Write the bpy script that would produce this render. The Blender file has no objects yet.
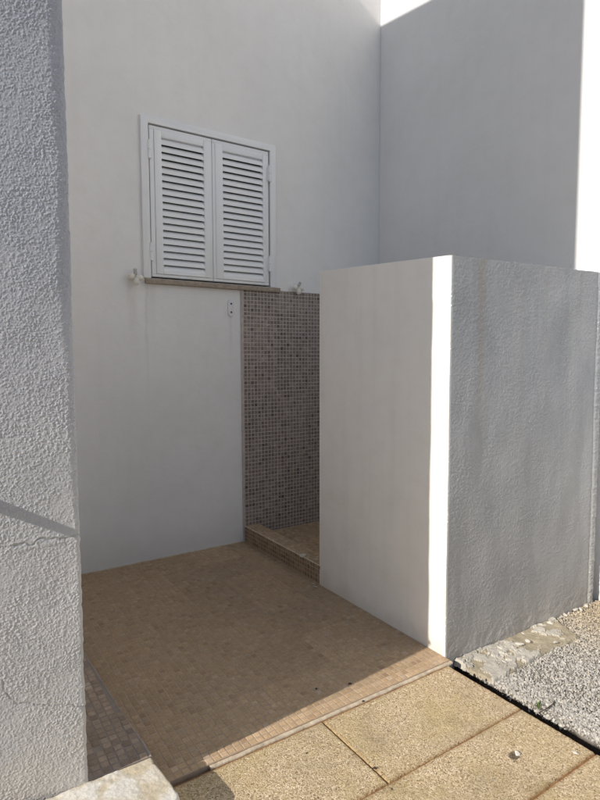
import bpy, bmesh, math, random
import numpy as np
from mathutils import Vector, Matrix
random.seed(7)
RNG = np.random.default_rng(11)
scene = bpy.context.scene
C = scene.collection

# ------------------------------------------------------------------ helpers
def link(o, parent=None):
    C.objects.link(o)
    if parent is not None: o.parent = parent
    return o
def tag(o, label=None, cat=None, group=None, kind=None):
    if label: o['label'] = label
    if cat: o['category'] = cat
    if group: o['group'] = group
    if kind: o['kind'] = kind
    return o
def empty(name, loc):
    o = bpy.data.objects.new(name, None); o.empty_display_size = .1
    o.location = loc; return link(o)
def wloc(parent):
    v = Vector((0, 0, 0))
    while parent is not None:
        v += parent.location; parent = parent.parent
    return v
def mesh_obj(name, verts, faces, mats, parent=None, smooth=False, fattr=None, vattr=None, midx=None, auto=None):
    """verts in world coordinates; they are stored relative to the parent's location"""
    off = wloc(parent)
    vs = np.asarray(verts, dtype=float) - np.array(off)
    me = bpy.data.meshes.new(name)
    me.from_pydata(vs.tolist(), [], [list(map(int, f)) for f in faces] if not isinstance(faces, np.ndarray) else faces.tolist())
    if not isinstance(mats, (list, tuple)): mats = [mats]
    for m in mats: me.materials.append(m)
    if midx is not None: me.polygons.foreach_set('material_index', np.asarray(midx, dtype=np.int32))
    if smooth: me.polygons.foreach_set('use_smooth', np.ones(len(me.polygons), dtype=bool))
    if fattr is not None:
        a = me.attributes.new('tint', 'FLOAT_COLOR', 'FACE'); a.data.foreach_set('color', np.asarray(fattr, dtype=np.float32).ravel())
    if vattr is not None:
        a = me.attributes.new('tint', 'FLOAT_COLOR', 'POINT'); a.data.foreach_set('color', np.asarray(vattr, dtype=np.float32).ravel())
    me.update()
    return link(bpy.data.objects.new(name, me), parent)
class MB:
    """collects shapes, builds ONE mesh"""
    def __init__(s): s.v = []; s.f = []
    def add(s, vs, fs):
        n = len(s.v); s.v += [tuple(v) for v in vs]; s.f += [[i+n for i in f] for f in fs]; return s
    def bm(s, bm, M=None):
        if M is not None: bm.transform(M)
        bm.verts.index_update()
        s.add([v.co[:] for v in bm.verts], [[v.index for v in f.verts] for f in bm.faces]); bm.free(); return s
    def box(s, lo, hi, bev=0.0, seg=2, M=None):
        bm = bmesh.new(); bmesh.ops.create_cube(bm, size=1)
        lo = Vector(lo); hi = Vector(hi)
        for v in bm.verts: v.co = Vector(((lo[i]+hi[i])/2 + v.co[i]*(hi[i]-lo[i]) for i in range(3)))
        if bev > 0: bmesh.ops.bevel(bm, geom=bm.edges[:], offset=bev, segments=seg, profile=.5, affect='EDGES')
        return s.bm(bm, M)
    def tube(s, pts, rad, n=14, cap=True):
        pts = [Vector(p) for p in pts]; rr = rad if isinstance(rad, (list, tuple)) else [rad]*len(pts)
        rings = []
        for i, p in enumerate(pts):
            t = (pts[min(i+1, len(pts)-1)] - pts[max(i-1, 0)]).normalized()
            a = t.orthogonal().normalized() if i == 0 else (rings[-1][1] - t*rings[-1][1].dot(t)).normalized()
            b = t.cross(a)
            rings.append(([p + (a*math.cos(2*math.pi*k/n)+b*math.sin(2*math.pi*k/n))*rr[i] for k in range(n)], a))
        vs = [v for r, _ in rings for v in r]
        fs = [[i*n+k, i*n+(k+1) % n, (i+1)*n+(k+1) % n, (i+1)*n+k] for i in range(len(pts)-1) for k in range(n)]
        if cap: fs += [list(range(n))[::-1], [(len(pts)-1)*n+k for k in range(n)]]
        return s.add(vs, fs)
    def ico(s, c, r, sub=2, sc=(1, 1, 1), jit=0, rot=None):
        bm = bmesh.new(); bmesh.ops.create_icosphere(bm, subdivisions=sub, radius=r)
        for v in bm.verts:
            if jit: v.co *= 1+random.uniform(-jit, jit)
            v.co = Vector((v.co.x*sc[0], v.co.y*sc[1], v.co.z*sc[2]))
        M = Matrix.Translation(c)
        if rot is not None: M = M @ rot
        return s.bm(bm, M)
    def build(s, name, mat, parent=None, smooth=False, angle=None):
        o = mesh_obj(name, s.v, s.f, mat, parent)
        me = o.data
        bm = bmesh.new(); bm.from_mesh(me); bmesh.ops.recalc_face_normals(bm, faces=bm.faces[:]); bm.to_mesh(me); bm.free()
        if smooth:
            me.polygons.foreach_set('use_smooth', np.ones(len(me.polygons), dtype=bool))
            me.set_sharp_from_angle(angle=math.radians(angle or 40))
        return o

# value noise on numpy arrays
_T = [RNG.random((257, 257)) for _ in range(12)]
for t in _T: t[256, :] = t[0, :]; t[:, 256] = t[:, 0]
def vn(x, y, seed=0):
    t = _T[seed % 12]
    x = np.asarray(x, float) + 37.3*seed; y = np.asarray(y, float) + 11.7*seed
    xi = np.floor(x).astype(int); yi = np.floor(y).astype(int); fx = x-xi; fy = y-yi
    fx = fx*fx*(3-2*fx); fy = fy*fy*(3-2*fy); xi &= 255; yi &= 255
    return (t[xi, yi]*(1-fx)*(1-fy)+t[xi+1, yi]*fx*(1-fy)+t[xi, yi+1]*(1-fx)*fy+t[xi+1, yi+1]*fx*fy)*2-1
def fbm(x, y, o=4, seed=0, g=.5):
    s = 0; a = 1; n = 0
    for k in range(o):
        # rotate each octave so that no lattice direction shows
        c, d = math.cos(.7*k+.4), math.sin(.7*k+.4)
        s = s + a*vn((x*c-y*d)*2**k, (x*d+y*c)*2**k, seed+k); n += a; a *= g
    return s/n

def grains(lu, lv, nu, nv, n, rmin, rmax, hmin, hmax, seed):
    """height map of n sand grains thrown at a sheet"""
    rg = np.random.default_rng(seed); du = lu/(nu-1); dv = lv/(nv-1)
    cu = rg.uniform(0, lu, n); cv = rg.uniform(0, lv, n); t = rg.random(n)**1.8; r = rmin+(rmax-rmin)*t; hh = (hmin+(hmax-hmin)*rg.random(n))*(.5+.5*t)
    asp = rg.uniform(.7, 1.5, n); an = rg.uniform(0, math.pi, n); ca, sa = np.cos(an), np.sin(an)
    H = np.zeros((nu, nv)); K = int(rmax*1.5/min(du, dv))+1
    iu = np.rint(cu/du).astype(int); iv = np.rint(cv/dv).astype(int)
    for a in range(-K, K+1):
        for b in range(-K, K+1):
            i = iu+a; j = iv+b; ok = (i >= 0) & (i < nu) & (j >= 0) & (j < nv)
            x = i*du-cu; y = j*dv-cv; p = (x*ca+y*sa)/(r*asp); q = (-x*sa+y*ca)*asp/r
            v = hh*np.clip(1-p*p-q*q, 0, 1)**.8; ok &= v > 0
            np.maximum.at(H, (i[ok], j[ok]), v[ok])
    return H
def grid_faces(nu, nv):
    i = np.arange(nu-1)[:, None]*nv + np.arange(nv-1)[None, :]
    return np.stack([i, i+nv, i+nv+1, i+1], -1).reshape(-1, 4)

# ------------------------------------------------------------------ materials
def new_mat(name):
    m = bpy.data.materials.new(name); m.use_nodes = True
    nt = m.node_tree; b = nt.nodes['Principled BSDF']
    return m, nt, b
def N(nt, t, **k):
    n = nt.nodes.new(t)
    for a, v in k.items():
        if a.startswith('i_'):
            n.inputs[a[2:].replace('_', ' ')].default_value = v
        else: setattr(n, a, v)
    return n
def noise(nt, pos, scale, detail=4, rough=.55, sc=None):
    n = N(nt, 'ShaderNodeTexNoise'); n.inputs['Scale'].default_value = scale
    n.inputs['Detail'].default_value = detail; n.inputs['Roughness'].default_value = rough
    if sc is not None:
        mp = N(nt, 'ShaderNodeMapping'); mp.inputs['Scale'].default_value = sc
        nt.links.new(pos, mp.inputs['Vector']); pos = mp.outputs[0]
    nt.links.new(pos, n.inputs['Vector']); return n.outputs['Fac']
def ramp(nt, fac, *stops):
    r = N(nt, 'ShaderNodeValToRGB'); e = r.color_ramp.elements
    while len(e) < len(stops): e.new(.5)
    for el, (p, c) in zip(e, stops):
        el.position = p; el.color = (*c, 1) if isinstance(c, (tuple, list)) else (c, c, c, 1)
    nt.links.new(fac, r.inputs[0]); return r.outputs[0]
def mix(nt, fac, a, b, mode='MIX'):
    n = N(nt, 'ShaderNodeMix', data_type='RGBA', blend_type=mode)
    for sock, v in ((n.inputs[0], fac), (n.inputs[6], a), (n.inputs[7], b)):
        if isinstance(v, bpy.types.NodeSocket): nt.links.new(v, sock)
        elif isinstance(v, (int, float)): sock.default_value = v if sock.type == 'VALUE' else (v, v, v, 1)
        else: sock.default_value = (*v, 1)
    return n.outputs[2]
def mth(nt, op, a, b=0.0, c=None):
    n = N(nt, 'ShaderNodeMath', operation=op)
    for s, v in zip(n.inputs, (a, b, c)):
        if v is None: continue
        if isinstance(v, bpy.types.NodeSocket): nt.links.new(v, s)
        else: s.default_value = v
    return n.outputs[0]
def bump(nt, b, h, strength, dist=.01, prev=None):
    n = N(nt, 'ShaderNodeBump'); n.inputs['Strength'].default_value = strength; n.inputs['Distance'].default_value = dist
    nt.links.new(h, n.inputs['Height'])
    if prev is not None: nt.links.new(prev, n.inputs['Normal'])
    nt.links.new(n.outputs[0], b.inputs['Normal']); return n.outputs[0]
def geo(nt):
    g = N(nt, 'ShaderNodeNewGeometry'); s = N(nt, 'ShaderNodeSeparateXYZ'); nt.links.new(g.outputs['Position'], s.inputs[0])
    return g.outputs['Position'], s.outputs
def smooth01(nt, v, lo, hi):
    n = N(nt, 'ShaderNodeMapRange', interpolation_type='SMOOTHSTEP')
    nt.links.new(v, n.inputs[0]); n.inputs[1].default_value = lo; n.inputs[2].default_value = hi
    return n.outputs[0]

def plaster(name, col, dirt=(.55, .5, .44), low=.35, fine=.12, streak=0.0, wave=.25, sill=False):
    m, nt, b = new_mat(name); pos, xyz = geo(nt)
    c1 = tuple(v*.965 for v in col); c2 = tuple(min(.9, v*1.02) for v in col)
    base = ramp(nt, noise(nt, pos, 1.3, 5), (.35, c1), (.65, c2))
    base = mix(nt, mth(nt, 'MULTIPLY', ramp(nt, noise(nt, pos, 9, 4), (.45, 0.), (.8, 1.)), .16), base, dirt)
    # grime rising from the ground
    g = mth(nt, 'ADD', xyz[2], mth(nt, 'MULTIPLY', noise(nt, pos, 6, 4), .25))
    base = mix(nt, mth(nt, 'MULTIPLY', smooth01(nt, g, low+.12, .1), .5), base, dirt)
    if streak:
        s = noise(nt, pos, 1, 4, .6, sc=(11, 11, .45)); s = ramp(nt, s, (.52, 0.), (.74, 1.))
        base = mix(nt, mth(nt, 'MULTIPLY', s, streak), base, tuple(v*.62 for v in dirt))
    if sill:
        # rain runs below the ends of the window sill and under the holders
        wob = mth(nt, 'MULTIPLY', mth(nt, 'SUBTRACT', noise(nt, pos, 5, 3), .5), .05)
        for x0, wd_, zt, zb, k in ((1.322, .016, 2.03, 1.0, .2), (1.225, .05, 2.05, 1.5, .22), (1.36, .05, 2.03, 1.55, .14), (2.43, .02, 2.03, 1.4, .2), (1.99, .02, 1.83, 1.3, .16)):
            dx = mth(nt, 'ABSOLUTE', mth(nt, 'SUBTRACT', mth(nt, 'ADD', xyz[0], wob), x0))
            q = mth(nt, 'MULTIPLY', smooth01(nt, dx, wd_, wd_*.15), mth(nt, 'MULTIPLY', smooth01(nt, xyz[2], zb, zt), mth(nt, 'LESS_THAN', xyz[2], zt)))
            base = mix(nt, mth(nt, 'MULTIPLY', q, k), base, (.42, .39, .35))
    nt.links.new(base, b.inputs['Base Color']); b.inputs['Roughness'].default_value = .85; b.inputs['Specular IOR Level'].default_value = .25
    n1 = bump(nt, b, noise(nt, pos, 2.2, 3), wave, .03)
    n2 = bump(nt, b, noise(nt, pos, 16, 4, .6, sc=(1, 1, 1.9)), .35, .005, n1)
    bump(nt, b, noise(nt, pos, 140, 3, .65), fine*1.6, .004, n2)
    return m

MAT = {}
MAT['wall'] = plaster('white_plaster', (.86, .848, .842), dirt=(.66, .62, .585), streak=.04, sill=True)
MAT['side'] = plaster('white_plaster_side_shade', (.78, .777, .782), dirt=(.62, .60, .58), streak=.04)  # same plaster made darker and cooler, shade put into its colour
MAT['partition'] = plaster('partition_plaster', (.865, .83, .79), dirt=(.65, .585, .51), streak=.09, low=.12)

def partition_face_mat():
    m, nt, b = new_mat('weathered_grey_stucco'); pos, xyz = geo(nt)
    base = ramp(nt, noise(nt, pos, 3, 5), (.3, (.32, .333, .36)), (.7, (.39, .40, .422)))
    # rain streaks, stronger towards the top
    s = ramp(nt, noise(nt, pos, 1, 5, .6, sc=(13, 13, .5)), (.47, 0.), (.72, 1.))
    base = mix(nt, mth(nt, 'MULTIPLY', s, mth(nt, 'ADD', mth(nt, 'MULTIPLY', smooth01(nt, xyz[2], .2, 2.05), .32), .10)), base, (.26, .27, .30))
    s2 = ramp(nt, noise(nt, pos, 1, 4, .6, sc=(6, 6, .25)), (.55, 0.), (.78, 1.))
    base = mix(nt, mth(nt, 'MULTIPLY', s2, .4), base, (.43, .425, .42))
    # one rusty run near the corner
    dx = mth(nt, 'ABSOLUTE', mth(nt, 'SUBTRACT', mth(nt, 'ADD', xyz[0], mth(nt, 'MULTIPLY', noise(nt, pos, 7, 3), .04)), 2.335))
    r = mth(nt, 'MULTIPLY', smooth01(nt, dx, .05, .005), smooth01(nt, xyz[2], .5, 2.05))
    base = mix(nt, mth(nt, 'MULTIPLY', r, .45), base, (.33, .295, .25))
    g = mth(nt, 'ADD', xyz[2], mth(nt, 'MULTIPLY', noise(nt, pos, 6, 4), .3))
    base = mix(nt, mth(nt, 'MULTIPLY', smooth01(nt, g, .45, .1), .4), base, (.47, .425, .365))
    base = mix(nt, mth(nt, 'MULTIPLY', smooth01(nt, xyz[2], 1.5, .15), .45), base, (.43, .395, .35))  # warm ground bounce painted into the lower part
    # the white paint of the other face turns the corner
    gn = N(nt, 'ShaderNodeNewGeometry'); sx = N(nt, 'ShaderNodeSeparateXYZ'); nt.links.new(gn.outputs['True Normal'], sx.inputs[0])
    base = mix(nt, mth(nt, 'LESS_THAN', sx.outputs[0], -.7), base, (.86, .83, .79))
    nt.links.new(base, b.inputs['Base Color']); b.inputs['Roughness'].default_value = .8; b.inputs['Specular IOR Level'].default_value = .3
    bump(nt, b, noise(nt, pos, 260, 3, .6), .35, .004)
    return m
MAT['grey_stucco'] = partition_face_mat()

def rough_stucco_mat():
    m, nt, b = new_mat('rough_white_stucco'); pos, xyz = geo(nt)
    at = N(nt, 'ShaderNodeAttribute', attribute_name='tint')
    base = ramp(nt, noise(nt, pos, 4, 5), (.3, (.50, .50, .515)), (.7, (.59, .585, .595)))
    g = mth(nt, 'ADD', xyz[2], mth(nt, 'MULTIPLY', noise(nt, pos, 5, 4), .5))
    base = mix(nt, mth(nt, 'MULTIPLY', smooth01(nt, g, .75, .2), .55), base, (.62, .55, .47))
    base = mix(nt, mth(nt, 'MULTIPLY', smooth01(nt, xyz[2], .5, 2.3), .75), base, (.375, .40, .485))  # bluish skylight painted in, growing towards the top
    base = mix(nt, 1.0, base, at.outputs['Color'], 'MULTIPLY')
    nt.links.new(base, b.inputs['Base Color']); b.inputs['Roughness'].default_value = .75; b.inputs['Specular IOR Level'].default_value = .35
    bump(nt, b, noise(nt, pos, 330, 3, .6), .4, .004)
    return m
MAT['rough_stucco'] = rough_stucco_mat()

def tile_mat(name, rough=.5, spec=.4, dust=.15, dustc=(.5, .46, .42)):
    m, nt, b = new_mat(name); pos, xyz = geo(nt)
    at = N(nt, 'ShaderNodeAttribute', attribute_name='tint')
    v = ramp(nt, noise(nt, pos, 75, 4, .65), (.3, .78), (.7, 1.18))
    base = mix(nt, 1.0, at.outputs['Color'], v, 'MULTIPLY')
    d = ramp(nt, noise(nt, pos, 3.5, 5, .6), (.4, 0.), (.75, 1.))
    base = mix(nt, mth(nt, 'MULTIPLY', d, dust), base, dustc)
    nt.links.new(base, b.inputs['Base Color']); b.inputs['Roughness'].default_value = rough; b.inputs['Specular IOR Level'].default_value = spec
    bump(nt, b, noise(nt, pos, 120, 3), .25, .004)
    return m
MAT['floor_tile'] = tile_mat('beige_stone_mosaic', .6, .3, .4, (.41, .30, .205))
MAT['wall_tile'] = tile_mat('brown_grey_mosaic', .45, .4, .08)
MAT['step_tile'] = tile_mat('greyed_mosaic', .6, .3, .35, (.36, .285, .22))
def simple(name, col, rough=.7, spec=.3, nscale=30, var=.15, bmp=.2, bscale=90, metal=0):
    m, nt, b = new_mat(name); pos, _ = geo(nt)
    base = ramp(nt, noise(nt, pos, nscale, 4, .6), (.3, tuple(v*(1-var) for v in col)), (.7, tuple(min(.9, v*(1+var)) for v in col)))
    nt.links.new(base, b.inputs['Base Color']); b.inputs['Roughness'].default_value = rough; b.inputs['Specular IOR Level'].default_value = spec
    b.inputs['Metallic'].default_value = metal
    if bmp: bump(nt, b, noise(nt, pos, bscale, 3), bmp, .004)
    return m
MAT['grout_floor'] = simple('floor_grout', (.43, .325, .235))
MAT['grout_wall'] = simple('wall_grout', (.52, .46, .435))
MAT['grout_edge'] = simple('step_edge_grout', (.36, .31, .275))
MAT['grout_step'] = simple('step_grout', (.27, .225, .195))
MAT['shutter'] = simple('white_lacquered_aluminium', (.87, .895, .945), .38, .5, 3, .03, .04, 40)
MAT['dark'] = simple('painted_shade', (.05, .05, .055), .9, .1, 5, .1, 0)  # dark colour standing in for shade inside the room and holes
MAT['sill'] = simple('beige_stone_sill', (.36, .30, .24), .7, .3, 40, .2, .2)
MAT['plastic'] = simple('yellowed_white_plastic', (.80, .77, .70), .4, .5, 60, .12, .1)
MAT['plate'] = simple('white_plate', (.74, .74, .76), .4, .5, 40, .05, .05)
MAT['tab'] = simple('grey_metal_tab', (.42, .41, .39), .5, .5, 60, .2, .1, metal=.1)
MAT['mortar'] = simple('pale_mortar', (.57, .475, .355), .9, .2, 35, .22, .5, 120)
MAT['chip'] = simple('white_plaster_chip', (.60, .56, .49), .9, .2, 60, .15, .4, 200)
MAT['cement_grit'] = simple('grey_grit', (.3, .28, .25), .9, .2, 80, .2, .2)
MAT['weed'] = simple('weed_green', (.09, .13, .03), .6, .3, 60, .3, 0)
MAT['twig'] = simple('dry_twig', (.07, .05, .035), .9, .2, 60, .3, 0)
MAT['bed'] = simple('joint_sand', (.27, .14, .065), .95, .1, 30, .35, .5, 150)
MAT['soil'] = simple('dusty_ground', (.22, .205, .18), .95, .1, 8, .2, .6, 60)
MAT['gravel_bed'] = simple('gravel_bed', (.30, .275, .24), .95, .1, 90, .3, 1., 110)

def slab_mat():
    m, nt, b = new_mat('exposed_aggregate_concrete'); pos, xyz = geo(nt)
    at = N(nt, 'ShaderNodeAttribute', attribute_name='tint')
    vo = N(nt, 'ShaderNodeTexVoronoi'); vo.inputs['Scale'].default_value = 240
    wv = N(nt, 'ShaderNodeVectorMath', operation='ADD')
    nz = N(nt, 'ShaderNodeTexNoise'); nz.inputs['Scale'].default_value = 120; nt.links.new(pos, nz.inputs['Vector'])
    sc = N(nt, 'ShaderNodeVectorMath', operation='SCALE'); sc.inputs['Scale'].default_value = .006
    nt.links.new(nz.outputs['Color'], sc.inputs[0]); nt.links.new(pos, wv.inputs[0]); nt.links.new(sc.outputs[0], wv.inputs[1])
    nt.links.new(wv.outputs[0], vo.inputs['Vector'])
    sep = N(nt, 'ShaderNodeSeparateColor'); nt.links.new(vo.outputs['Color'], sep.inputs[0])
    cell = ramp(nt, sep.outputs[0], (0., (.08, .055, .035)), (.18, (.33, .245, .15)), (.45, (.57, .45, .295)), (.75, (.72, .595, .42)), (1., (.90, .82, .68)))
    matrix = ramp(nt, noise(nt, pos, 150, 4, .7), (.3, (.36, .275, .17)), (.7, (.64, .515, .35)))
    c = mix(nt, ramp(nt, noise(nt, pos, 60, 3), (.35, .35), (.65, .95)), matrix, cell)
    # stains: greenish yellow and grey
    st = ramp(nt, noise(nt, pos, 4.2, 5, .6), (.42, 0.), (.68, 1.))
    c = mix(nt, mth(nt, 'MULTIPLY', st, .38), c, (.50, .40, .18))
    st2 = ramp(nt, noise(nt, pos, 2.3, 4, .6, sc=(1, 1.7, 1)), (.5, 0.), (.72, 1.))
    c = mix(nt, mth(nt, 'MULTIPLY', st2, .42), c, (.36, .305, .225))
    c = mix(nt, 1.0, c, at.outputs['Color'], 'MULTIPLY')
    nt.links.new(c, b.inputs['Base Color']); b.inputs['Roughness'].default_value = .85; b.inputs['Specular IOR Level'].default_value = .25
    h = mth(nt, 'ADD', mth(nt, 'MULTIPLY', vo.outputs['Distance'], -1.0), mth(nt, 'MULTIPLY', noise(nt, pos, 300, 3), .8))
    bump(nt, b, h, .55, .004)
    return m
MAT['slab'] = slab_mat()

def attr_mat(name, var=.2, scale=200, rough=.9, bmp=.5):
    m, nt, b = new_mat(name); pos, _ = geo(nt)
    at = N(nt, 'ShaderNodeAttribute', attribute_name='tint')
    v = ramp(nt, noise(nt, pos, scale, 4, .65), (.3, 1-var), (.7, 1+var))
    nt.links.new(mix(nt, 1.0, at.outputs['Color'], v, 'MULTIPLY'), b.inputs['Base Color'])
    b.inputs['Roughness'].default_value = rough; b.inputs['Specular IOR Level'].default_value = .2
    bump(nt, b, noise(nt, pos, scale*1.3, 3), bmp, .004)
    return m
MAT['stones'] = attr_mat('crushed_stone')
MAT['patch'] = attr_mat('mortar_patch', .12, 90)
MAT['cement'] = attr_mat('stained_cement', .14, 70, .85, .6)

# ------------------------------------------------------------------ displaced sheets
def sheet(name, O, U, V, lu, lv, res, hf, mat, parent=None, skirt=.012, tint=None, edge=None):
    """height field along U x V, with a skirt folded back at its rim"""
    O = np.array(O, float); U = np.array(U, float); V = np.array(V, float); Nn = np.cross(U, V)
    nu = int(lu/res)+1; nv = int(lv/res)+1
    u = np.linspace(0, lu, nu); v = np.linspace(0, lv, nv); a, b = np.meshgrid(u, v, indexing='ij')
    h = hf(a, b)
    ea, eb = (a, b) if edge is None else edge(a, b)
    P = O + ea[..., None]*U + eb[..., None]*V + h[..., None]*Nn
    vs = P.reshape(-1, 3); fs = grid_faces(nu, nv)
    idx = np.arange(nu*nv).reshape(nu, nv)
    loop = np.concatenate([idx[:, 0], idx[-1, 1:], idx[-2::-1, -1], idx[0, -2:0:-1]])
    back = vs[loop] - Nn*(skirt + (vs[loop]-O)@Nn)[:, None]
    n0 = len(vs); L = len(loop); nx = np.roll(np.arange(L), -1)
    sf = np.stack([loop[nx], loop, n0+np.arange(L), n0+nx], -1)
    vall = np.concatenate([vs, back]); fall = np.concatenate([fs, sf])
    ta = None
    if tint is not None:
        t = tint(a, b, h).reshape(-1, 3); t = np.concatenate([t, t[loop]]); ta = np.concatenate([t, np.ones((len(t), 1))], 1)
    o = mesh_obj(name, vall, fall, mat, parent, smooth=True, vattr=ta)
    o.data.set_sharp_from_angle(angle=math.radians(70))
    return o

# ------------------------------------------------------------------ mosaics
def mosaic(name, O, U, V, nu, nv, pitch, gap, palette, mat, parent=None, tilt=.004, spread=.12, warm=None, sheet=10, label=None, missing=0, clipf=None, vpitch=None, front=None):
    O = np.array(O, float); U = np.array(U, float); V = np.array(V, float); Nn = np.cross(U, V)
    vp = vpitch or pitch
    a, bq = np.meshgrid(np.arange(nu), np.arange(nv), indexing='ij'); a = a.ravel(); bq = bq.ravel()
    if clipf is not None:
        k = clipf((a+.5)*pitch, (bq+.5)*vp); a, bq = a[k], bq[k]
    if missing:
        k = RNG.random(len(a)) > missing; a, bq = a[k], bq[k]
    n = len(a)
    sj = RNG.normal(0, .0011, (nu//sheet+2, nv//sheet+2, 2)); sb = 1+RNG.normal(0, .05, (nu//sheet+2, nv//sheet+2))
    j = sj[a//sheet, bq//sheet]; cu = (a+.5)*pitch + j[:, 0] + RNG.normal(0, .0005, n); cv = (bq+.5)*vp + j[:, 1] + RNG.normal(0, .0005, n)
    hu = pitch/2-gap/2 + RNG.normal(0, .0004, n); hv = vp/2-gap/2 + RNG.normal(0, .0004, n)
    dz = RNG.normal(0, .00025, n); tu = RNG.normal(0, tilt, n); tv = RNG.normal(0, tilt, n)
    ch = .0014
    vs = []
    for (su, sv, ins, dep) in [(su, sv, i, d) for (i, d) in ((0, -.0024), (ch, 0)) for (su, sv) in ((-1, -1), (1, -1), (1, 1), (-1, 1))]:
        pu = su*(hu-ins); pv = sv*(hv-ins)
        z = dep + (dz + pu*tu + pv*tv)
        vs.append(O[None] + (cu+pu)[:, None]*U + (cv+pv)[:, None]*V + z[:, None]*Nn)
    vs = np.stack(vs, 1).reshape(-1, 3)
    base = np.array([[4, 5, 6, 7], [0, 1, 5, 4], [1, 2, 6, 5], [2, 3, 7, 6], [3, 0, 4, 7]])
    fs = (np.arange(n)[:, None, None]*8 + base[None]).reshape(-1, 4)
    pal = np.array([p[1] for p in palette]); w = np.array([p[0] for p in palette], float); w /= w.sum()
    col = pal[RNG.choice(len(pal), n, p=w)] * (1+RNG.normal(0, spread, n))[:, None] * sb[a//sheet, bq//sheet][:, None]
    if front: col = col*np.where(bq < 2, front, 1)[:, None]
    col = np.clip(col, .01, .8)
    fa = np.concatenate([np.repeat(col, 5, 0), np.ones((n*5, 1))], 1)
    o = mesh_obj(name, vs, fs, mat, parent, fattr=fa)
    return o

# ================================================================== SETTING
SUN = Vector((-1, -.077, .53)).normalized()
XL, YF, XP, YB, XR = .375, 1.835, 2.095, 4.0, 3.52     # left wall corner, its front, partition, back wall, side wall

g = MB(); g.add([(-60, -60, -.14), (60, -60, -.14), (60, 60, -.14), (-60, 60, -.14)], [[0, 1, 2, 3]])
tag(g.build('ground', MAT['soil']), kind='structure')

# ------------------------------------------------------------------ house: back wall, side wall, window
house = empty('house', (2.0, 4.0, 0))
tag(house, 'white plastered house wall with the louvred shutter window and its return wall', 'house')
wx0, wx1, wz0, wz1 = 1.352, 2.352, 2.072, 3.15
def wall_with_hole(x0, x1, z0, z1, y0, y1):
    xs = [x0, wx0, wx1, x1]; zs = [z0, wz0, wz1, z1]
    m = MB()
    for y in (y0, y1):
        vs = [(x, y, z) for x in xs for z in zs]
        fs = [[i*4+k, (i+1)*4+k, (i+1)*4+k+1, i*4+k+1] for i in range(3) for k in range(3) if not (i == 1 and k == 1)]
        m.add(vs, fs)
    for (a, b) in (((x0, z0), (x1, z0)), ((x1, z0), (x1, z1)), ((x1, z1), (x0, z1)), ((x0, z1), (x0, z0)),
                   ((wx0, wz0), (wx1, wz0)), ((wx1, wz0), (wx1, wz1)), ((wx1, wz1), (wx0, wz1)), ((wx0, wz1), (wx0, wz0))):
        m.add([(a[0], y0, a[1]), (b[0], y0, b[1]), (b[0], y1, b[1]), (a[0], y1, a[1])], [[0, 1, 2, 3]])
    # weld so that normals can be made consistent
    bm = bmesh.new()
    bv = [bm.verts.new(v) for v in m.v]
    for f in m.f: bm.faces.new([bv[i] for i in f])
    bmesh.ops.remove_doubles(bm, verts=bm.verts[:], dist=1e-5)
    return MB().bm(bm)
wall_with_hole(-2.5, 3.82, -.3, 7.0, YB, YB+.3).build('wall', MAT['wall'], house)
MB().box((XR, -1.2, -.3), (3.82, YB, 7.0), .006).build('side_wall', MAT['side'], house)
# dark panel stands in for the room's shade behind the shutter
MB().box((wx0+.002, YB+.14, wz0+.002), (wx1-.002, YB+.16, wz1-.002)).build('shade_panel', MAT['dark'], house)

# window: outer trim is the frame, shutters hang in it
fr = MB()
fy0, fy1 = YB-.022, YB+.05
oo = [(1.303, 2.068), (1.303, 3.196), (2.400, 3.196), (2.400, 2.068)]; ii = [(1.356, 2.068), (1.356, 3.147), (2.347, 3.147), (2.347, 2.068)]
bm = bmesh.new(); yb_ = YB-.0015
lay = [[bm.verts.new((x, y, z)) for x, z in q] for y in (fy0, yb_) for q in (oo, ii)]
for k in range(3):
    bm.faces.new([lay[0][k], lay[0][k+1], lay[1][k+1], lay[1][k]]); bm.faces.new([lay[2][k], lay[3][k], lay[3][k+1], lay[2][k+1]])
    bm.faces.new([lay[0][k], lay[2][k], lay[2][k+1], lay[0][k+1]]); bm.faces.new([lay[1][k], lay[1][k+1], lay[3][k+1], lay[3][k]])
for k in (0, 3): bm.faces.new([lay[0][k], lay[1][k], lay[3][k], lay[2][k]])
bmesh.ops.recalc_face_normals(bm, faces=bm.faces[:])
bmesh.ops.bevel(bm, geom=[e for e in bm.edges if e.calc_face_angle(0) > .5], offset=.004, segments=2, profile=.5, affect='EDGES')
fr.bm(bm)
win = fr.build('window', MAT['shutter'], house, True, 30)
def louvre(m, x0, x1, z):
    # aerofoil slat, outer edge low
    n = 12; prof = []
    for k in range(n):
        t = 2*math.pi*k/n; u = math.cos(t)*.031; w = math.sin(t)*.0055
        w += .005*(1-(u/.031)**2)
        prof.append((u, w))
    ang = math.radians(57)
    pts = []
    for u, w in prof:
        y = -u*math.cos(ang) - w*math.sin(ang); zz = -u*math.sin(ang) + w*math.cos(ang)
        pts.append((y, zz))
    vs = [(x0, YB+.002+y, z+zz) for y, zz in pts] + [(x1, YB+.002+y, z+zz) for y, zz in pts]
    m.add(vs, [[k, (k+1) % n, n+(k+1) % n, n+k] for k in range(n)])
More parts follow.
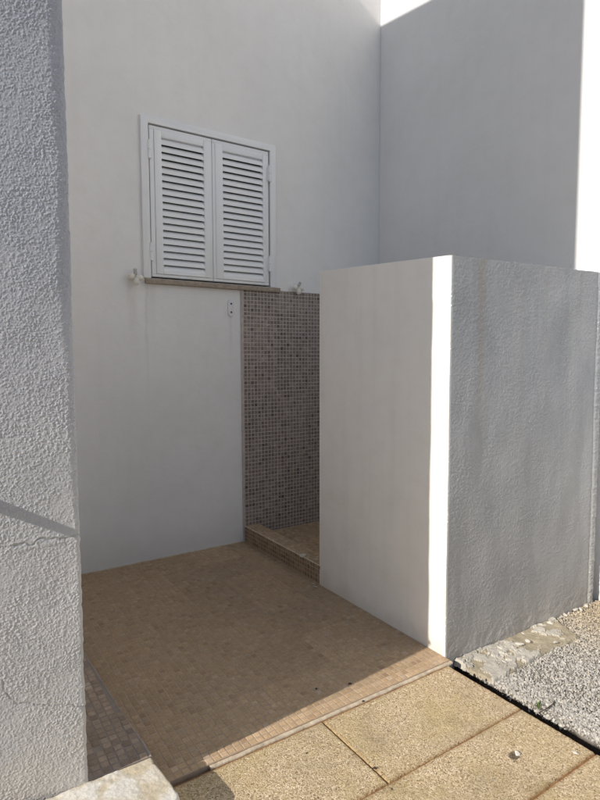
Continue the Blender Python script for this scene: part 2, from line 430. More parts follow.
for side, (x0, x1, sx0, sx1) in enumerate(((1.366, 1.843, 1.452, 1.776), (1.848, 2.337, 1.932, 2.282))):
    zt, zb = 3.138, 2.083; lt, lb = 3.068, 2.122
    y0 = YB-.017; y1 = YB+.028
    m = MB()
    # rebated rim a little behind, then the raised inner frame with mitred look
    m.box((x0, y0+.008, zb), (x1, y1, zb+.02), .002); m.box((x0, y0+.008, zt-.026), (x1, y1, zt), .002)
    m.box((x0, y0+.008, zb+.0205), (x0+.032, y1, zt-.0265), .002); m.box((x1-.032, y0+.008, zb+.0205), (x1, y1, zt-.0265), .002)
    i0, i1, k0, k1 = x0+.0335, x1-.0335, zb+.0215, zt-.0275
    if side == 1: i0 = x0+.022
    else: i1 = x1-.022
    m.box((i0, y0, k0), (sx0, y1-.002, k1), .003); m.box((sx1, y0, k0), (i1, y1-.002, k1), .003)
    m.box((sx0+.0005, y0, k0), (sx1-.0005, y1-.002, lb), .003); m.box((sx0+.0005, y0, lt), (sx1-.0005, y1-.002, k1), .003)
    sh = m.build('shutter', MAT['shutter'], win, True, 30)
    lm = MB(); nsl = 19; pit = (lt-lb)/nsl
    for k in range(nsl): louvre(lm, sx0-.004, sx1+.004, lb+pit*(k+.5))
    o = lm.build('louvre_slats', MAT['shutter'], win, True, 50)
    hx = 1.361 if side == 0 else 2.342
    for hz in (2.255, 2.965):
        h = MB(); h.tube([(hx, y0-.006, hz-.062), (hx, y0-.006, hz-.003)], .0125, 14); h.tube([(hx, y0-.006, hz+.0), (hx, y0-.006, hz+.062)], .0125, 14)
        h.box((hx-.02, y0+.001, hz-.05), (hx+.02, y0+.006, hz+.05), .001)
        h.build('hinge', MAT['shutter'], win, True, 40)
sl = MB(); sl.box((1.312, YB-.035, 2.030), (2.043, YB+.12, 2.066), .004); sl.box((2.0445, YB-.035, 2.030), (2.432, YB+.12, 2.066), .004)
sl.build('sill', MAT['sill'], win, True, 30)

# ------------------------------------------------------------------ shower recess
P = .031
wall_pal = [(5, (.23, .183, .152)), (4, (.26, .21, .176)), (2, (.195, .153, .128)), (.6, (.125, .098, .085)), (1.5, (.29, .24, .207))]
nr = 67; vpz = .0305
pan = mesh_obj('tiled_panel', *(lambda m: (m.v, m.f))(MB().box((2.097, YB-.0105, -.02), (XR-.001, YB-.0005, vpz*nr+.004+.0), 0)), MAT['grout_wall'])
tag(pan, 'brown and grey small mosaic tile panel on the back wall below the window sill', 'tile panel')
mosaic('mosaic', (2.099, YB-.0113, .002), (1, 0, 0), (0, 0, 1), 45, nr, P, .0042, wall_pal, MAT['wall_tile'], pan, spread=.1, vpitch=vpz)
# plaster stop bead along the panel's left edge
MB().box((2.078, YB-.012, .0), (2.0968, YB-.0005, 2.05), .003).build('edge_trim', MAT['grout_wall'], pan)

floor_pal = [(5, (.44, .31, .185)), (4, (.425, .295, .172)), (3, (.46, .33, .205)), (.5, (.36, .24, .145)), (.5, (.46, .345, .235))]
kerb_pal = [(5, (.28, .18, .11)), (4, (.25, .16, .10)), (2, (.32, .22, .14)), (1.5, (.19, .12, .075))]
kz, kx1, ky0, ky1 = .128, 2.222, 2.94, YB-.012
kb = MB().box((XP+.0012, ky0, -.02), (kx1, ky1, kz-.0012), 0)
kerb = mesh_obj('shower_kerb', kb.v, kb.f, MAT['grout_floor'])
tag(kerb, 'low mosaic clad kerb across the shower opening beside the white partition', 'kerb')
mosaic('riser_mosaic', (XP, ky1, .003), (0, -1, 0), (0, 0, 1), 34, 4, P, .0038, kerb_pal, MAT['floor_tile'], kerb)
mosaic('top_mosaic', (XP+.008, ky0, kz), (1, 0, 0), (0, 1, 0), 4, 34, .0295, .0038, floor_pal, MAT['floor_tile'], kerb, vpitch=P)
def strip(name, p0, p1, w, h, mat, parent, seed=3, amp=.3, seg=60, n=7):
    """irregular half round bead of mortar"""
    p0 = np.array(p0, float); p1 = np.array(p1, float); d = p1-p0; L = np.linalg.norm(d); d /= L
    s = np.cross(d, (0, 0, 1)); vs = []; 
    for i in range(seg+1):
        t = i/seg; ww = w*(1+amp*float(vn(t*L*22, 0, seed))); hh = h*(1+amp*float(vn(t*L*31, 5, seed+1))); off = w*.25*float(vn(t*L*13, 9, seed+2))
        for k in range(n):
            a = math.pi*k/(n-1)
            vs.append(p0+d*L*t + s*(off+math.cos(a)*ww/2) + np.array((0, 0, math.sin(a)*hh - .003)))
    fs = [[i*n+k, (i+1)*n+k, (i+1)*n+k+1, i*n+k+1] for i in range(seg) for k in range(n-1)]
    m = MB(); m.add(vs, fs); return m.build(name, mat, parent, True, 60)
strip('edge_grout', (XP+.003, ky0, kz-.001), (XP+.003, ky1, kz-.001), .011, .005, MAT['mortar'], kerb, 2)
sf = MB().box((kx1+.0005, 2.1, -.02), (XR-.002, YB-.013, .0485))
shf = mesh_obj('shower_floor', sf.v, sf.f, MAT['grout_floor']); tag(shf, kind='structure')
mosaic('mosaic', (kx1+.002, 2.1, .050), (1, 0, 0), (0, 1, 0), 41, 60, P, .0038, floor_pal, MAT['floor_tile'], shf)

# ------------------------------------------------------------------ terrace floor
fb = MB().box((.30, 1.8245, -.06), (XP-.0005, YB-.0005, -.0013))
flo = mesh_obj('floor', fb.v, fb.f, MAT['grout_floor']); tag(flo, kind='structure')
mosaic('mosaic', (.36, 1.826, 0), (1, 0, 0), (0, 1, 0), 56, 70, .03095, .0038, floor_pal, MAT['floor_tile'], flo, spread=.055, front=1.2)  # front rows lightened in colour to boost the sunlit edge band
sheet('mortar_strip', (.80, 1.8085, -.0112), (1, 0, 0), (0, 1, 0), XP+.004-.80, .0175, .003,
      lambda a, b: .0060+.0016*fbm(a*30, b*30, 3, 4)+.0007*fbm(a*160, b*160, 2, 6)-.004*np.clip(.004-b, 0, 1)/.004,
      MAT['mortar'], flo, .006, None, lambda a, b: (a, b + np.clip((.009-b)/.009, 0, 1)*(.004*fbm(a*14, a*0, 4, 3)) + np.clip((b-.010)/.009, 0, 1)*.002*fbm(a*20, a*0+4, 4, 5)))
strip('skirting_grout', (.3, YB-.004, -.001), (XP, YB-.004, -.001), .012, .008, MAT['mortar'], flo, 6, .3, 60)

# ------------------------------------------------------------------ left stucco wall
lw = empty('stucco_wall', (.0, YF, 0))
tag(lw, 'rough white stucco wall end at the left with cracks and a slanting shadow', 'wall')
TH8 = math.radians(8); FU = np.array((math.cos(TH8), -math.sin(TH8), 0)); FN = np.array((-math.sin(TH8), -math.cos(TH8), 0))
def onface(u, z, out=0.0): return Vector(np.array((XL, YF, 0))+FU*u+FN*out+np.array((0, 0, z)))
m = MB()
x0, x1, y0, y1 = -3.0, XL-.004, YF+.022, YB-.0005; yl = y0+(x1-x0)*math.tan(TH8)
m.add([(x0, yl, -.3), (x1, y0, -.3), (x1, y1, -.3), (x0, y1, -.3), (x0, yl, 2.70), (x1, y0, 2.70), (x1, y1, 2.70), (x0, y1, 2.70)],
      [[0, 1, 2, 3], [0, 1, 5, 4], [1, 2, 6, 5], [2, 3, 7, 6], [3, 0, 4, 7]])
u0 = y0-.013; ul = yl-.013   # above the rough coat the wall stands a little proud
m.add([(x0, ul, 2.70), (x1, u0, 2.70), (x1, y1, 2.70), (x0, y1, 2.70), (x0, ul, 5.88), (x1, u0, 5.88), (x1, y1, 6.17), (x0, y1, 6.17)],
      [[0, 1, 2, 3], [4, 5, 6, 7], [0, 1, 5, 4], [1, 2, 6, 5], [2, 3, 7, 6], [3, 0, 4, 7]])
m.build('wall', MAT['wall'], lw)
crk = [[(-.2, .90), (.151, .928), (.204, .930), (.26, .941), (.317, .933), (.375, .941)],
       [(-.1, .66), (.1, .59), (.136, .529), (.160, .467), (.181, .434), (.242, .412), (.353, .380), (.375, .376)]]
def crack_dist(x, z):
    d = np.full(x.shape, 9.)
    for c in crk:
        for (ax, az), (bx, bz) in zip(c[:-1], c[1:]):
            wx = x + .006*vn(x*60, z*60, 3); wz = z + .009*vn(x*45, z*45, 4)
            L2 = (bx-ax)**2+(bz-az)**2; t = np.clip(((wx-ax)*(bx-ax)+(wz-az)*(bz-az))/L2, 0, 1)
            d = np.minimum(d, np.hypot(wx-ax-t*(bx-ax), wz-az-t*(bz-az)))
    return d
SX0, SZ0 = -.20, -.05
def h_stucco(a, b):
    x = a+SX0; z = b+SZ0
    am = .85+.45*fbm(x*11, z*11, 3, 10)
    h = grains(XL-SX0, 2.748, a.shape[0], a.shape[1], 62000, .0018, .0041, .0010, .0026, 5)*am
    h += .0006*fbm(x*60, z*60, 4, 1, .8)
    h += .0035*fbm(x*5, z*5, 2, 7)
    d = crack_dist(x, z); h -= .0014*np.exp(-(d/.003)**2)
    h += .0012*np.exp(-((d-.008)/.006)**2)*(vn(x*9, z*9, 2) > 0)
    rw = .012+.030*np.clip((z-.9)/.8, 0, 1)*(1+.4*vn(z*5, z*0, 6)); e = np.clip((XL-x)/rw, 0, 1); h -= (.005+.25*(rw-.012))*(1-e)**2
    return h
def t_stucco(a, b, h):
    x = a+SX0; z = b+SZ0; d = crack_dist(x, z)
    k = 1-.30*np.exp(-(d/.0035)**2)*(.6+.4*vn(x*14, z*14, 6))
    return np.stack([k, k*.985, k*.96], -1)
def e_stucco(a, b):
    z = b+SZ0; near = np.clip((a+SX0-.30)/.075, 0, 1)
    return a + near*(.0022*fbm(z*9, z*0, 3, 3) + .0018*vn(z*70, z*0+3, 8)), b
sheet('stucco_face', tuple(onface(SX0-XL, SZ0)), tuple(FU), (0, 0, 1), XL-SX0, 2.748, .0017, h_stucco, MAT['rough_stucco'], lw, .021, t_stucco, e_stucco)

def h_rest(a, b):
    x = a-1.2; z = b+SZ0
    return grains(1.0, 2.748, a.shape[0], a.shape[1], 60000, .0030, .0058, .0012, .0030, 6) + .0006*fbm(x*60, z*60, 4, 1, .8) + .0035*fbm(x*5, z*5, 2, 7)
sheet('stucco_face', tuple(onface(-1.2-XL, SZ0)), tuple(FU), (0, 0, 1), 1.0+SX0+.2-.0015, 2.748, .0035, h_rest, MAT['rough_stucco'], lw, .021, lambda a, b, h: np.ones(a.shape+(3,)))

# unseen, added tap on the wall whose shadow falls across the stucco
TU, TZ = -.535, 1.228
rod = empty('streak_rod', tuple(onface(TU, TZ)))
tag(rod, 'unseen added tap on the rough stucco wall just beyond the left edge, casting the slanting streak', 'rod')
t = MB(); t.tube([onface(TU, TZ, -.002), onface(TU, TZ, .06), onface(TU, TZ, .118), onface(TU, TZ-.004, .131)], [.027, .020, .0125, .010], 18); t.build('shaft', MAT['tab'], rod, True)
t = MB(); t.tube([onface(TU, TZ, -.002), onface(TU, TZ, .008)], .034, 20); t.build('flange', MAT['tab'], rod, True)

# ------------------------------------------------------------------ low step against the left wall
step = empty('step', (.5, 1.9, 0))
tag(step, 'low step with dark mosaic top and pale cement nose below the stucco wall', 'step')
SZ = .108
st = MB()
ex = lambda y: .590 - (y-1.87)*.047
st.add([(.30, 1.843, -.05), (ex(1.843), 1.843, -.05), (ex(3.99), 3.99, -.05), (.30, 3.99, -.05),
        (.30, 1.843, SZ-.0015), (ex(1.843), 1.843, SZ-.0015), (ex(3.99), 3.99, SZ-.0015), (.30, 3.99, SZ-.0015)],
       [[0, 1, 2, 3], [4, 5, 6, 7], [0, 1, 5, 4], [1, 2, 6, 5], [2, 3, 7, 6], [3, 0, 4, 7]])
st.build('body', MAT['grout_step'], step)
step_pal = [(5, (.36, .275, .205)), (4, (.335, .25, .185)), (2, (.385, .30, .23)), (.5, (.25, .185, .14))]
mosaic('mosaic', (.302, 1.845, SZ), (1, 0, 0), (0, 1, 0), 10, 69, P, .0038, step_pal, MAT['step_tile'], step, missing=.03,
       clipf=lambda u, v: .302+u+.015 < ex(1.845+v)+.004)
strip('edge_grout', (ex(1.845)-.002, 1.845, SZ-.001), (ex(3.98)-.002, 3.98, SZ-.001), .007, .0042, MAT['grout_edge'], step, 5, .12, 120)
# cement nose with a rounded corner, a height field on a disc-cornered outline
def nose():
    res = .0045; xs = np.arange(-.30, .660, res); ys = np.arange(1.30, 1.8445, res)
    X, Y = np.meshgrid(xs, ys, indexing='ij')
    # signed distance inside a rounded rectangle whose right edge leans
    r = .035; xe = .592 + (1.872-Y)*.10; yf = 1.600
    dx = xe - X; dy = Y - yf
    d = np.where((dx < r) & (dy < r), r-np.hypot(r-dx, r-dy), np.minimum(dx, dy))
    d = d + .004*fbm(X*40, Y*40, 3, 2)
    edge = np.clip(d/.014, 0, 1)
    top = SZ + .003 + .0035*fbm(X*9, Y*9, 3, 4) + .0014*fbm(X*70, Y*70, 3, 6)
    # a thin render coat, broken away in places
    coat = fbm(X*13+3, Y*13, 4, 8); coatm = (coat > -.02)
    top += .0022*np.clip(coat*3+.3, -.4, .4)
    top -= np.clip((1.70-Y)/.1, 0, 1)**2*.006
    z = top*np.sqrt(1-(1-edge)**2); z = np.where(d <= 0, -.02, z)
    z = np.where(Y > 1.839, z-.004, z)
    keep = d > -.006
    nu, nv = X.shape; F = grid_faces(nu, nv); kf = keep.ravel()[F].all(1)
    vs = np.stack([X, Y, z], -1).reshape(-1, 3)
    a = np.array((.60, .545, .455)); b = np.array((.45, .375, .26)); c = np.array((.66, .63, .57))
    m1 = np.clip(.5+1.6*fbm(X*16, Y*16, 4, 9), 0, 1)[..., None]
    k = np.clip(coat*2.2+.62, 0, 1)[..., None]; c = np.array((.74, .70, .63)); b = np.array((.58, .49, .345))
    col = k*(c*(1-.35*m1)+a*.35*m1) + (1-k)*(b*(1-.4*m1)+a*.4*m1)
    used = np.unique(F[kf]); mp = -np.ones(len(vs), int); mp[used] = np.arange(len(used))
    return vs[used], mp[F[kf]], np.concatenate([col.reshape(-1, 3)[used], np.ones((len(used), 1))], 1)
v, f, c = nose()
mesh_obj('cement_nose', v, f, MAT['cement'], step, True, vattr=c)

# ------------------------------------------------------------------ partition
pt = empty('partition_wall', (2.1, 1.856, 0))
tag(pt, 'chest high white shower partition with a weathered grey stucco front and sunlit corner', 'partition')
YP = 1.856; YE = 2.945; XE = 3.442; TH = .13
zf, zbk, ze = 1.985, 2.045, 2.010
m = MB()
# left leg: bottom and top outline as an L, one mesh
out = [(XP, YP+.020), (XE-.004, YP+.020), (XE-.004, YP+TH), (XP+TH, YP+TH), (XP+TH, YE), (XP, YE)]
topz = [zf, ze, ze, zf+.005, zbk, zbk]
bm = bmesh.new()
bv = [bm.verts.new((x, y, -.2)) for x, y in out]; tv = [bm.verts.new((x, y, z)) for (x, y), z in zip(out, topz)]
bm.faces.new([bv[0], bv[1], bv[2], bv[3]]); bm.faces.new([bv[0], bv[3], bv[4], bv[5]])
bm.faces.new([tv[0], tv[1], tv[2], tv[3]]); bm.faces.new([tv[0], tv[3], tv[4], tv[5]])
for i in range(6): bm.faces.new([bv[i], bv[(i+1) % 6], tv[(i+1) % 6], tv[i]])
bmesh.ops.recalc_face_normals(bm, faces=bm.faces[:])
bmesh.ops.bevel(bm, geom=[e for e in bm.edges if e.calc_face_angle(0) > .5], offset=.004, segments=2, profile=.5, affect='EDGES')
m.bm(bm)
m.build('wall', MAT['partition'], pt, True, 40)
PX0 = XP+.0005
def h_front(a, b):
    x = a+PX0; z = b-.12
    h = grains(XE-.001-PX0, 2.1, a.shape[0], a.shape[1], 52000, .0028, .0062, .0008, .0022, 8)*(.8+.6*fbm(x*7, z*7, 3, 4))
    h += .0006*fbm(x*55, z*90, 3, 2, .6)
    h += .0030*fbm(x*7, z*2.2, 3, 9) + .0075*fbm(x*4.2, z*2.8, 2, 3)*np.clip((x-PX0)/.1, 0, 1)*np.clip((XE-.08-x)/.1, 0, 1)*np.clip((1.98-z)/.12, 0, 1)
    # ragged build-up of render at the far corner
    rx = XE-.062+.022*(1-z/2)+.006*vn(z*3, z*0, 2)+.003*vn(z*22, z*0, 5)
    rr = 1/(1+np.exp(-(x-rx)/.003)); h += rr*(.0065+.003*fbm(x*80, z*130, 3, 4)+.002*vn(x*20, z*60, 7))
    h -= .0025*np.exp(-((x-rx+.012)/.006)**2)
    e = np.minimum(np.clip((x-PX0)/.010, 0, 1), np.clip((XE-x)/.010, 0, 1)); h -= .004*(1-e)**2
    h += .004*np.exp(-((z-.0)/.05)**2)*fbm(x*25, z*25, 3, 5)
    return h
def e_front(a, b):
    # top rim follows the wall's sloping coping
    zt = zf + (ze-zf)*a/(XE-PX0) - .004; H = 2.1
    k = (zt+.12)/H
    top = np.clip((b-1.9)/.2, 0, 1)
    return a, b*k + top*(.0018*vn(a*60, b*0, 3)+.0015*vn(a*150, b*0, 4))
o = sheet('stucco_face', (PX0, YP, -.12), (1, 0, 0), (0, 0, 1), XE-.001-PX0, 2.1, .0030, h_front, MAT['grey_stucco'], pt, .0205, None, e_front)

# ------------------------------------------------------------------ paving
pav = empty('pavement', (1.5, 1.2, 0)); tag(pav, kind='structure')
MB().box((-1.7, -1.9, -.07), (2.052, 1.809, -.0125)).build('joint_bed', MAT['bed'], pav)
ZS = -.006
def slab(x0, x1, y0, y1, res, seed, tone):
    nu = max(4, int((x1-x0)/res)+1); nv = max(4, int((y1-y0)/res)+1)
    u = np.linspace(x0, x1, nu); v = np.linspace(y0, y1, nv); X, Y = np.meshgrid(u, v, indexing='ij')
    d = np.minimum(np.minimum(X-x0, x1-X), np.minimum(Y-y0, y1-Y))
    ed = np.clip((d+.0015*fbm(X*60, Y*60, 3, seed))/.006, 0, 1)
    h = ZS + .0008*fbm(X*6, Y*6, 3, seed+1)+.0007*fbm(X*120, Y*120, 2, seed+3) - .006*(1-ed)**2
    # chip in the second row
    q = np.hypot((X-1.791)*1.0, (Y-1.236)*1.4)+.006*fbm(X*60, Y*60, 2, 5)
    h -= .0045*np.clip((.030-q)/.007, 0, 1)
    h += seed % 3*.0006
    tone = tone*(1+.10*fbm(X*3.3+seed, Y*4.1, 3, seed+2))*(1-.12*np.clip(fbm(X*8+seed, Y*8, 4, seed+5)-.18, 0, 1)/.4)
    k = tone*(1-.72*np.clip((.030-q)/.005, 0, 1))*(1-.25*(1-np.clip(d/.02, 0, 1)))
    jx = .0012*vn(Y*30, Y*0, seed); jy = .0012*vn(X*30, X*0, seed+1)
    Xe = X+jx*(d < .004); Ye = Y+jy*(d < .004)
    vs = np.stack([Xe, Ye, h], -1).reshape(-1, 3); F = grid_faces(nu, nv)
    idx = np.arange(nu*nv).reshape(nu, nv)
    loop = np.concatenate([idx[:, 0], idx[-1, 1:], idx[-2::-1, -1], idx[0, -2:0:-1]])
    back = vs[loop].copy(); back[:, 2] = -.13; L = len(loop); nx = np.roll(np.arange(L), -1); n0 = len(vs)
    sfc = np.stack([loop[nx], loop, n0+np.arange(L), n0+nx], -1)
    kk = np.concatenate([k.ravel(), k.ravel()[loop]])
    # rusty sand washed along the slab's rim
    rim = np.concatenate([(1-np.clip(d/.016, 0, 1)).ravel(), np.ones(L)])[:, None]
    col = kk[:, None]*np.array((.96, .915, .85))*(1-.5*rim) + .5*rim*kk[:, None]*np.array((1.0, .78, .52))
    return mesh_obj('paving_slab', np.concatenate([vs, back]), np.concatenate([F, sfc]), MAT['slab'], pav, True, vattr=np.concatenate([col, np.ones((len(col), 1))], 1))
G = .005
rows = [(1.3975, 1.800), (1.076, 1.393), (.67, 1.069), (.26, .663), (-.15, .253), (-.56, -.157), (-.97, -.567)]
for r, (ya, yb) in enumerate(rows):
    xr = 2.056
    w = .757
    if r == 1: cuts = [2.056, .905]
    else: cuts = [2.056, 1.296] if r % 2 == 0 else [2.056, 1.68]
    xs = [cuts[0], cuts[1]]
    while xs[-1] > -1.2: xs.append(xs[-1]-w)
    for i in range(len(xs)-1):
        slab(xs[i+1]+G/2, xs[i]-(G/2 if i else 0), ya, yb, .004 if r < 3 and i < 3 else .02, (r*3+i) % 9, random.uniform(1.06, 1.2))

# ------------------------------------------------------------------ gravel
ZG = -.055
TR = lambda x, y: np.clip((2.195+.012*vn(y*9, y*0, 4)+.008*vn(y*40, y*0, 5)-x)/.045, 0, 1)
u = np.linspace(2.058, XR-.001, 300); v = np.linspace(-1.2, 1.862, 240); X, Y = np.meshgrid(u, v, indexing='ij')
Z = ZG-.006 + .006*fbm(X*4, Y*4, 3, 2) + .004*fbm(X*40, Y*40, 3, 4) - .060*TR(X, Y)
gb = mesh_obj('gravel_bed', np.stack([X, Y, Z], -1).reshape(-1, 3), grid_faces(300, 240), MAT['patch'], None, True, vattr=np.concatenate([(np.array((.33, .30, .26))[None]*(1-np.clip(TR(X, Y)*4, 0, 1)).reshape(-1, 1)+np.array((.035, .028, .022))*np.clip(TR(X, Y)*4, 0, 1).reshape(-1, 1)), np.ones((X.size, 1))], 1)); tag(gb, kind='structure')  # dark trench soil, with the slab edge's shade put into its colour
def gravel(n, xr, yr, smin, smax, dens=None):
    bm = bmesh.new(); bmesh.ops.create_icosphere(bm, subdivisions=1, radius=1); bm.verts.index_update()
    bvv = np.array([v.co[:] for v in bm.verts]); bf = np.array([[v.index for v in f.verts] for f in bm.faces]); bm.free()
    nvv = len(bvv)
    x = RNG.uniform(*xr, n); y = RNG.uniform(*yr, n)
    s = smin + (smax-smin)*RNG.random(n)**2.6
    V = bvv[None]*(1+RNG.uniform(-.38, .30, (n, nvv, 1)))*(RNG.uniform(.5, 1.3, (n, 1, 3)))
    q = RNG.normal(0, 1, (n, 4)); q /= np.linalg.norm(q, axis=1)[:, None]; w, a, b, c = q.T
    R = np.stack([np.stack([1-2*(b*b+c*c), 2*(a*b-w*c), 2*(a*c+w*b)], -1), np.stack([2*(a*b+w*c), 1-2*(a*a+c*c), 2*(b*c-w*a)], -1), np.stack([2*(a*c-w*b), 2*(b*c+w*a), 1-2*(a*a+b*b)], -1)], 1)
    V = np.einsum('nij,nkj->nki', R, V)*s[:, None, None]
    z = ZG + .006*fbm(x*4, y*4, 3, 2) + .004*fbm(x*40, y*40, 3, 4) + s*RNG.uniform(-.2, .45, n) - .060*TR(x, y)
    V += np.stack([x, y, z], -1)[:, None]
    F = (bf[None]+np.arange(n)[:, None, None]*nvv).reshape(-1, 3)
    pal = np.array([(.50, .47, .425), (.44, .415, .375), (.54, .51, .46), (.37, .345, .315), (.51, .455, .38), (.25, .235, .21), (.60, .565, .51)])
    col = pal[RNG.choice(7, n, p=[.24, .2, .2, .12, .1, .06, .08])]*(1+RNG.normal(0, .1, n))[:, None]
    far = np.clip((x-2.7)/.6, 0, 1)[:, None]*np.clip((y-1.3)/.3, 0, 1)[:, None]
    col = col*(1-far)+far*col*np.array((1.0, .88, .7))
    fa = np.concatenate([np.repeat(col, len(bf), 0), np.ones((n*len(bf), 1))], 1)
    return V.reshape(-1, 3), F, fa
g1 = gravel(42000, (2.18, XR-.01), (.75, 1.85), .0021, .0072); g2 = gravel(6000, (2.15, XR-.01), (-1.1, .75), .006, .014)
g3 = gravel(3800, (2.185, 2.33), (.75, 1.75), .0028, .009); g1 = (np.concatenate([g1[0], g3[0]]), np.concatenate([g1[1], g3[1]+len(g1[0])]), np.concatenate([g1[2], g3[2]]))
n1 = len(g1[0])
gr = mesh_obj('gravel', np.concatenate([g1[0], g2[0]]), np.concatenate([g1[1], g2[1]+n1]), MAT['stones'], None, False, fattr=np.concatenate([g1[2], g2[2]]))
tag(gr, 'crushed pale grey gravel beside the paving', 'gravel', kind='stuff')

# broken mortar strip at the foot of the partition
def patch():
    res = .005; xs = np.arange(2.12, 3.06, res); ys = np.arange(1.52, 1.858, res); X, Y = np.meshgrid(xs, ys, indexing='ij')
    lowy = 1.635 + .02*np.clip((X-2.3)/.6, 0, 1)
    d = np.minimum(np.minimum(X-(2.165+(1.80-Y)*.12), 2.93+(Y-1.6)*.35-X), np.minimum(Y-lowy, 1.9-Y)) + .016*fbm(X*16, Y*16, 4, 3)
    edge = np.clip(d/.01, 0, 1)
    flake = fbm(X*14+1.3, Y*17, 4, 5)
    left = np.clip((2.62-X)/.25, 0, 1)
    fl = (flake + left*.30 > .10)
    cr = np.abs(fbm(X*13, Y*17, 4, 7)); crack = np.exp(-(cr/.020)**2)*np.clip(left*1.4+.15, 0, 1)*(fbm(X*5, Y*5, 2, 3) > -.25)
    z = ZG + .012 + .003*fbm(X*14, Y*14, 3, 1) + np.where(fl, .0065, 0) - .012*crack + .0022*fbm(X*60, Y*60, 3, 2) + .008*left*(fbm(X*12+7, Y*15, 2, 9) > .1)
    z = ZG-.006 + (z-ZG+.006)*np.sqrt(1-(1-edge)**2)
    keep = d > -.005
    a = np.array((.62, .575, .50)); b = np.array((.46, .395, .285))
    m1 = (.85+.22*fbm(X*22, Y*22, 3, 8))[..., None]
    col = np.where(fl[..., None], a, b)*m1*(1-.8*crack[..., None])
    F = grid_faces(*X.shape); kf = keep.ravel()[F].all(1); used = np.unique(F[kf]); mp = -np.ones(X.size, int); mp[used] = np.arange(len(used))
    vs = np.stack([X, Y, z], -1).reshape(-1, 3)
    return vs[used], mp[F[kf]], np.concatenate([col.reshape(-1, 3)[used], np.ones((len(used), 1))], 1)
v, f, c = patch()
o = mesh_obj('mortar_patch', v, f, MAT['patch'], None, False, vattr=c)
tag(o, 'flaking pale mortar slab on the gravel along the foot of the grey partition', 'mortar patch')

# rubble along the wall foot
def stone(name, loc, r, label, cat, group=None, mat='chip', flat=.6):
    m = MB(); rot = Matrix.Rotation(random.uniform(0, 6), 4, 'Z') @ Matrix.Rotation(random.uniform(-.4, .4), 4, 'X')
    m.ico(loc, r, 2, (random.uniform(.9, 1.6), random.uniform(.6, 1), flat), .26, rot)
    return tag(m.build(name, MAT[mat], None, False), label, cat, group)
for k in range(12):
    x = 2.72+.056*k+random.uniform(-.015, .015)
    stone('rubble_stone', (x, 1.842-abs(random.gauss(0, .014)), ZG+.010), random.uniform(.006, .019), 'pale chip of rubble lying along the foot of the grey partition', 'stone', 'rubble along the partition foot')
for k in range(5):
    x = 2.36+.1*k+random.uniform(-.03, .03)
    stone('mortar_flake', (x, 1.72+random.uniform(-.06, .05), ZG+.024), random.uniform(.012, .022), 'loose white flake lying on the mortar slab', 'flake', 'loose flakes on the mortar slab', flat=.3)
stone('pebble', (1.803, 1.232, ZS+.001), .012, 'white pebble sitting in a dark chip of the paving slab', 'pebble')
stone('pebble', (1.986, 1.113, ZS+.004), .008, 'small pale pebble alone near the gravel edge of the paving', 'pebble')
stone('plaster_chip', (2.044, 2.915, .004), .014, 'larger white plaster chip on the tiled floor by the partition foot', 'chip', flat=.3)
stone('plaster_chip', (2.063, 2.965, .003), .009, 'smaller white plaster chip beside the kerb end', 'chip', flat=.3)
stone('lime_deposit', (XP+.012, 3.155, kz+.002), .022, 'whitish crust of lime on the front edge of the shower kerb', 'deposit', flat=.35)
for k in range(5):
    stone('grit', (random.uniform(.9, 2.0), random.choice([random.uniform(1.42, 1.79), random.uniform(1.1, 1.38)]), ZS+.0015), random.uniform(.002, .0042), 'tiny loose stone chip lying on the paving slabs', 'grit', 'loose grit on the paving', random.choice(['twig', 'chip', 'chip', 'cement_grit']), .6)
for (x, y) in ((1.517, 1.80), (1.552, 1.937), (1.40, 1.99)):
    stone('grit', (x, y, .003), .005, 'dark speck of grit on the tiled floor near its sunlit edge', 'grit', 'dark grit on the tiled floor', 'twig', .6)
stone('grit', (1.30, 1.475, ZS+.003), .006, 'dark speck of grit on the paving beside the slab joint', 'grit', None, 'twig', .5)

# weed in the gravel
wd = MB()
for k in range(16):
    a = random.uniform(0, 6.28); L = random.uniform(.014, .036); w = random.uniform(.003, .006); el = random.uniform(.3, 1.2)
    b0 = Vector((2.199+random.gauss(0, .008), 1.405+random.gauss(0, .008), ZG-.004)); d = Vector((math.cos(a)*math.cos(el), math.sin(a)*math.cos(el), math.sin(el)))
    s = Vector((-math.sin(a), math.cos(a), 0)); mid = b0+d*L*.55+Vector((0, 0, .003)); tip = b0+d*L
    wd.add([b0-s*w*.3, b0+s*w*.3, mid+s*w, tip, mid-s*w], [[0, 1, 2, 3, 4]])
tag(wd.build('weed', MAT['weed']), 'small green weed sprouting in the gravel beside the paving edge', 'weed')
tw = MB(); tw.tube([(2.155, 1.375, ZG+.005), (2.20, 1.365, ZG+.014), (2.26, 1.372, ZG+.012), (2.30, 1.39, ZG+.010)], [.002, .0025, .002, .0012], 7)
tag(tw.build('twig', MAT['twig'], None, True), 'thin dark twig lying on the gravel beside the green weed', 'twig')

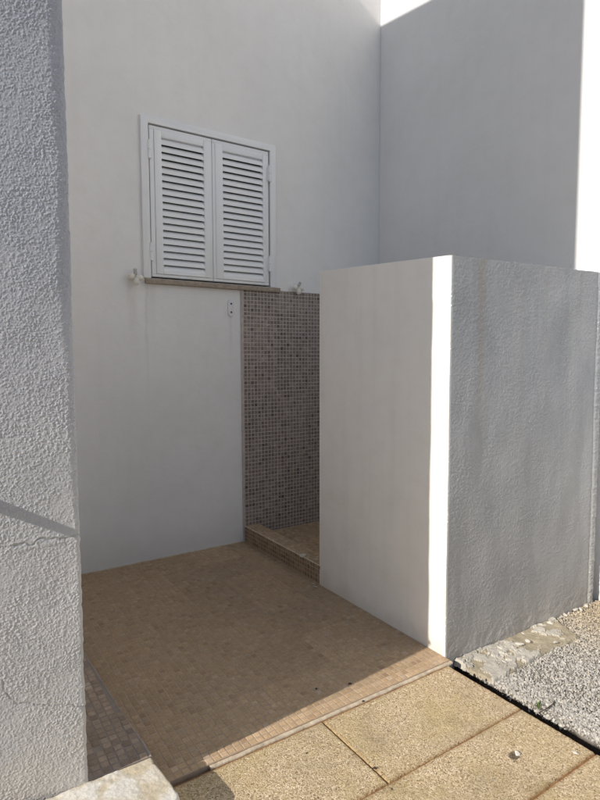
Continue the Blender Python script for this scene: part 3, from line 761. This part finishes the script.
# ------------------------------------------------------------------ shutter holders and plate
def holder(x, z, lean, label):
    e = empty('shutter_holder', (x, YB, z)); tag(e, label, 'shutter holder', 'shutter holders on the back wall')
    m = MB(); m.tube([(x, YB+.005, z), (x, YB-.05, z)], [.014, .010], 14); m.tube([(x, YB-.0005, z), (x, YB-.006, z)], .02, 16)
    m.build('stem', MAT['plastic'], e, True)
    R = Matrix.Translation((x, YB-.052, z)) @ Matrix.Rotation(lean, 4, 'Y')
    m = MB(); m.box((-.013, -.006, .005), (.013, .004, .050), .005, 2, R); m.build('tab', MAT['tab'], e, True)
    m = MB()
    m.ico((x+.026, YB-.058, z-.012), .025, 2, (1.2, .9, .85)); m.ico((x-.026, YB-.05, z-.004), .023, 2, (1.1, .8, .95)); m.ico((x+.006, YB-.056, z-.035), .023, 2, (.9, .9, 1.3))
    m.build('weight', MAT['plastic'], e, True, 80)
holder(1.232, 2.072, -.05, 'yellowed shutter holder sticking out of the plaster left of the window sill')
holder(2.590, 2.082, .55, 'shutter holder with a tilted grey tab above the mosaic tile panel')
pl = MB()
n = 28; prof = []
for k in range(n):
    a = 2*math.pi*k/n; prof.append((.024*math.cos(a), .030*math.sin(a)+(.034 if math.sin(a) > 0 else -.034)))
px, pz = 1.992, 1.887
vs = [(px+u, YB-.012, pz+w) for u, w in prof] + [(px+u*1.12, YB-.006, pz+w*1.05) for u, w in prof] + [(px+u*1.12, YB+.002, pz+w*1.05) for u, w in prof]
pl.add(vs, [list(range(n))] + [[r*n+k, r*n+(k+1) % n, (r+1)*n+(k+1) % n, (r+1)*n+k] for r in range(2) for k in range(n)])
o = pl.build('cover_plate', MAT['plate'], None, True, 30); tag(o, 'white oval cover plate with two dark holes below the window sill', 'cover plate')
for dz in (.032, -.034):
    h = MB(); h.tube([(px, YB-.0145, pz+dz), (px, YB-.010, pz+dz)], .0072, 14)  # dark plug, its colour stands for the shade in a hole
    hh = h.build('screw_hole', MAT['dark'], o, True)

# ================================================================== camera, light
r = Vector((0.8342648460762471, -0.551358988490687, -0.0023307535052696803))
uu = Vector((0.04384899688195377, 0.06213315334899694, 0.9971041754638059))
ff = Vector((0.5496175325386029, 0.8319511626684805, -0.0760120441820981))
cd = bpy.data.cameras.new('camera'); cam = bpy.data.objects.new('camera', cd); C.objects.link(cam)
M = Matrix((r, uu, -ff)).transposed().to_4x4(); M.translation = (0, 0, 1.5); cam.matrix_world = M
cd.sensor_fit = 'VERTICAL'; cd.sensor_height = 24; cd.sensor_width = 18; cd.lens = 560.236/800*24
cd.clip_start = .05; cd.clip_end = 500
scene.camera = cam

sd = bpy.data.lights.new('sun', 'SUN'); so = bpy.data.objects.new('sun', sd); C.objects.link(so)
sd.energy = 4.6; sd.angle = math.radians(.53); sd.color = (1, .945, .86)
so.rotation_euler = (-SUN).to_track_quat('-Z', 'Y').to_euler(); so.location = (-4, -1, 8)
w = bpy.data.worlds.new('World'); scene.world = w; w.use_nodes = True; nt = w.node_tree
sk = nt.nodes.new('ShaderNodeTexSky'); sk.sky_type = 'NISHITA'; sk.sun_disc = False
sk.sun_elevation = math.asin(SUN.z); sk.sun_rotation = math.atan2(SUN.x, SUN.y); sk.altitude = 50; sk.air_density = 1; sk.dust_density = .4
nt.links.new(sk.outputs[0], nt.nodes['Background'].inputs[0]); nt.nodes['Background'].inputs[1].default_value = .102
scene.view_settings.view_transform = 'Standard'; scene.view_settings.look = 'None'; scene.view_settings.exposure = 0
try: scene.cycles.max_bounces = 10; scene.cycles.diffuse_bounces = 6
except Exception: pass
